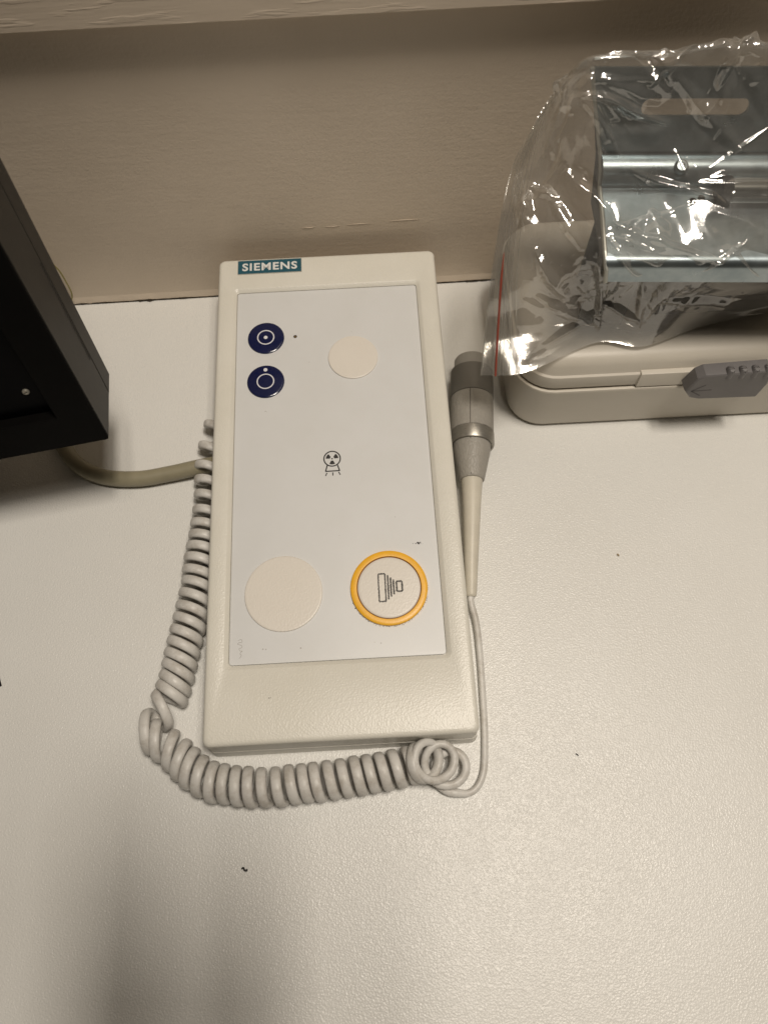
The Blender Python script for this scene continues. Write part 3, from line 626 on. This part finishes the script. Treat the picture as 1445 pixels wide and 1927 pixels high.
BOTC = [
 TOPC[0],
 [(72.3, 285.3, 81.0), (96.5, 283.7, 81.5), (136.9, 289.6, 81.5), (161.5, 285.6, 81.5), (197.0, 287.6, 81.5), (236.4, 290.6, 81.5), (279.7, 295.5, 81.5)],
 [(75.5, 305.2, 101.9), (95.1, 301.9, 102.9), (130.9, 300.0, 96.2), (157.6, 300.0, 93.2), (191.1, 300.0, 93.2), (227.4, 300.0, 93.2), (267.5, 300.0, 93.2)],
 [(80.2, 326.1, 126.1), (96.3, 323.3, 128.0), (126.0, 320.5, 114.0), (157.4, 320.5, 103.9), (189.9, 320.5, 103.9), (226.0, 320.5, 103.9), (263.1, 320.5, 103.9)],
 [(86.0, 340.6, 149.6), (99.2, 336.6, 153.2), (119.1, 341.1, 142.4), (151.7, 342.9, 118.9), (183.2, 342.9, 118.9), (216.6, 342.9, 118.9), (252.7, 342.9, 118.9)],
 [(93.2, 343.5, 170.4), (102.1, 343.5, 187.1), (112.5, 343.2, 185.4), (140.6, 343.7, 167.8), (170.5, 343.7, 167.8), (198.6, 343.7, 167.8), (233.8, 343.7, 167.8)],
 TOPC[6],
]
def cr_w(t_):
    return np.array([-t_**3+2*t_**2-t_, 3*t_**3-5*t_**2+2, -3*t_**3+4*t_**2+t_, t_**3-t_**2])*0.5
def basis(n, N):
    B = np.zeros((N, n))
    for a_, q in enumerate(np.linspace(0, n-1, N)):
        i = min(int(q), n-2); wts = cr_w(q-i)
        for o_, wt in zip((-1, 0, 1, 2), wts):
            k = i+o_
            if k < 0: B[a_, 0] += 2*wt; B[a_, 1] -= wt
            elif k > n-1: B[a_, n-1] += 2*wt; B[a_, n-2] -= wt
            else: B[a_, k] += wt
    return B
def surf(C, NS, NT_):
    C = np.array(C, float); Bt = basis(C.shape[0], NT_); Bs = basis(C.shape[1], NS)
    return np.einsum('ai,bj,ijk->abk', Bt, Bs, C)
def creases(P, segs):
    """tent shaped folds: each (s0,t0,s1,t1,half width,height) in control grid units"""
    nt, ns = P.shape[:2]; tt, ss = np.meshgrid(np.linspace(0, 6, nt), np.linspace(0, 6, ns), indexing='ij'); H_ = np.zeros((nt, ns))
    for s0, t0, s1, t1, wd, h in segs:
        d = np.array([s1-s0, t1-t0]); L2 = d@d; k = ((ss-s0)*d[0]+(tt-t0)*d[1])/L2; kc = np.clip(k, 0, 1)
        dist = np.hypot(ss-s0-kc*d[0], tt-t0-kc*d[1]); taper = np.clip(1.15-np.abs(kc-0.5)*1.7, 0.1, 1)
        xq = dist/(wd*(0.35+taper)); H_ += h*taper*np.clip(1.12-np.sqrt(xq*xq+0.045), 0, None)**1.1
    return H_
def film_layer(C, segs, NS, NT_, edge_keep=0.3):
    P = surf(C, NS, NT_); du = np.gradient(P, axis=1); dv = np.gradient(P, axis=0); n_ = np.cross(du, dv); n_ /= np.linalg.norm(n_, axis=2)[..., None]+1e-9
    tt, ss = np.meshgrid(np.linspace(0, 6, NT_), np.linspace(0, 6, NS), indexing='ij')
    fade = np.clip(np.minimum(tt, 6-tt)/edge_keep, 0.15, 1)*np.clip(ss/edge_keep, 0.1, 1)
    return P+n_*(creases(P, segs)*fade)[..., None]
def grid_mesh(P):
    nt, ns = P.shape[:2]; V = [tuple(p-GB) for p in P.reshape(-1, 3)]
    F = [(i*ns+j, i*ns+j+1, (i+1)*ns+j+1, (i+1)*ns+j) for i in range(nt-1) for j in range(ns-1)]
    return V, F
segs = [
 (1.9, 4.45, 3.3, 4.1, 0.10, 3.2), (1.95, 4.3, 2.55, 3.35, 0.10, 3.0), (2.6, 3.4, 4.0, 2.95, 0.09, 3.2), (2.1, 2.9, 2.4, 2.55, 0.1, 2.2), (2.4, 2.55, 4.3, 1.95, 0.10, 3.4),
 (2.3, 2.3, 2.9, 1.7, 0.10, 2.6), (3.6, 1.5, 4.6, 2.3, 0.08, 2.4), (4.4, 2.2, 5.2, 1.2, 0.08, 2.4), (1.15, 2.3, 1.7, 0.9, 0.10, 3.0), (1.2, 1.4, 1.9, 0.5, 0.10, 3.2),
 (1.3, 0.4, 2.1, 0.75, 0.1, 2.4), (2.05, 1.4, 2.0, 0.3, 0.08, 2.6), (2.0, 0.9, 3.0, 0.5, 0.1, 2.4), (3.0, 1.4, 2.9, 0.4, 0.1, 2.2), (3.3, 0.9, 4.6, 0.6, 0.12, 2.2),
 (3.0, 4.6, 3.7, 5.2, 0.1, 2.2), (3.9, 4.2, 4.6, 5.4, 0.1, 2.4), (4.6, 5.2, 4.9, 5.8, 0.12, 3.4), (2.4, 5.3, 3.4, 5.5, 0.1, 2.0), (1.1, 3.9, 1.7, 4.8, 0.12, 2.6),
 (0.9, 3.4, 1.5, 3.0, 0.1, 2.0), (1.3, 3.2, 1.8, 2.2, 0.1, 2.0), (1.0, 4.7, 1.4, 5.3, 0.1, 2.4)]
segs = [(a_, b_, c_, d_, w_*0.8, h_*1.35) for a_, b_, c_, d_, w_, h_ in segs]
for k in range(80):
    s0, t0 = rng.uniform(0.9, 5.8), rng.uniform(0.2, 5.8); an = rng.uniform(0, math.pi); ln_ = rng.uniform(0.4, 1.5)
    segs.append((s0, t0, s0+ln_*math.cos(an), t0+ln_*math.sin(an), rng.uniform(0.08, 0.26), rng.uniform(0.8, 3.4)*rng.choice((-1, 1, 1))))
for k in range(90):
    s0, t0 = rng.uniform(0.8, 5.8), rng.uniform(0.1, 5.9); an = rng.uniform(0, math.pi); ln_ = rng.uniform(0.08, 0.3)
    segs.append((s0, t0, s0+ln_*math.cos(an), t0+ln_*math.sin(an), rng.uniform(0.03, 0.07), rng.uniform(0.2, 0.7)*rng.choice((-1, 1))))
for (s0, t0, a0_, a1_, n_c) in ((2.0, 4.6, -80, 5, 9), (2.1, 2.4, -95, 20, 10), (1.1, 1.2, -60, 60, 8), (2.0, 0.6, 20, 150, 8), (3.6, 3.2, -40, 120, 7), (4.7, 5.6, 180, 290, 7), (3.3, 0.5, 20, 160, 7), (1.0, 4.6, -70, 70, 7)):
    for k in range(n_c):
        an = R_(rng.uniform(a0_, a1_)); ln_ = rng.uniform(0.7, 1.7); o_ = rng.uniform(0.15, 0.4)
        segs.append((s0+o_*math.cos(an), t0+o_*math.sin(an), s0+ln_*math.cos(an), t0+ln_*math.sin(an), rng.uniform(0.03, 0.08), rng.uniform(0.3, 1.2)))
PT_ = film_layer(TOPC, segs, 420, 400)
mesh('front_film', *grid_mesh(PT_), 'film', bagE, sharp=180)
segs2 = []
for k in range(70):
    s0, t0 = rng.uniform(0.9, 5.8), rng.uniform(0.2, 5.8); an = rng.uniform(0, math.pi); ln_ = rng.uniform(0.3, 1.0)
    segs2.append((s0, t0, s0+ln_*math.cos(an), t0+ln_*math.sin(an), rng.uniform(0.1, 0.24), -rng.uniform(0.4, 1.5)))
PB_ = film_layer(BOTC, segs2, 160, 140)
mesh('back_film', *grid_mesh(PB_), 'film', bagE, sharp=180)
# zip: two film bands, moulded ridges and the red line, following the bag mouth
def along(sv, lift, n=90):
    P = surf(TOPC, 61, n); du = np.gradient(P, axis=1); dv = np.gradient(P, axis=0); n_ = np.cross(du, dv); n_ /= np.linalg.norm(n_, axis=2)[..., None]
    j = sv*10; i0 = int(j); f_ = j-i0
    return [tuple(P[i, i0]*(1-f_)+P[i, i0+1]*f_+n_[i, i0]*lift-GB) for i in range(n)]
def band(s0, s1, lift, name, mat):
    A_ = along(s0, lift); B_ = along(s1, lift); V = A_+B_; n = len(A_)
    mesh(name, V, [(i, i+1, n+i+1, n+i) for i in range(n-1)], mat, bagE, sharp=180)
band(0.02, 0.62, 0.5, 'zip_band', 'zip_film')
for s_, r_ in ((0.28, 0.35), (0.42, 0.5), (0.52, 0.3), (0.66, 0.45), (0.80, 0.3)):
    mesh('zip_ridge', *tube(along(s_, 0.8)[:-6], r_, 6), 'zip_film', bagE)
rl = along(0.34, 0.95)[:36]
mesh('zip_red_line', *tube(rl, [0.6]*(len(rl)-8)+[0.6-0.06*k for k in range(8)], 6), 'zip_red', bagE)
V = along(0.0, 0.0); mesh('mouth_edge', *tube(V, 0.35, 6), 'zip_film', bagE)

# ================================================================ CRUMBS
def crumb(x, y, pts, r, mat, label):
    v, f = tube(catmull([(a_, b_, r*0.9) for a_, b_ in pts], 3), r, 6); o = mesh('crumb', v, f, mat); o.location = (x*MM, y*MM, 0); tag(o, label, 'crumb')
crumb(-82.9, -7.0, [(-1.4, 0.6), (-0.4, 1.0), (0.2, -0.2), (1.3, -0.5), (1.6, 0.3)], 0.5, 'crumb_black', 'black curled crumb on the table in front of the console')
crumb(106.3, 42.8, [(-0.7, 0.5), (0, 0), (0.7, -0.6)], 0.35, 'crumb_black', 'tiny black crumb on the table right of the looped cord end')
crumb(152.0, 162.7, [(-0.6, 0.6), (0.1, 0.2), (0.3, -0.7)], 0.55, 'crumb_tan', 'tan crumb on the table below the case and latch')

# ================================================================ PHONE THAT TAKES THE PICTURE (behind the lens; its shadow falls on the table at lower left)
ph = empty('smartphone', (0, 0, 0), 0, 'dark smartphone held above the table, whose shadow falls at lower left', 'smartphone')
L0 = np.array([0, 0, 442.0]); pr_ = np.array(cr); pu_ = -np.array(cd); pb_ = -np.array(cf)
def pp(a_, b_, c_): return tuple(L0+pr_*a_+pu_*b_+pb_*c_)
def pring(i, d_): return [pp(x, y, d_) for x, y in rr(-41+i, -143+i, 37-i, 20-i, 8, 5)]
mesh('phone_body', *loft([pring(1.5, 8), pring(0.3, 8.6), pring(0, 10), pring(0, 15), pring(1, 16.4)]), 'monitor_black', ph)
mesh('phone_screen', *loft([pring(3, 16.3), pring(3, 16.6)]), 'screen_black', ph)
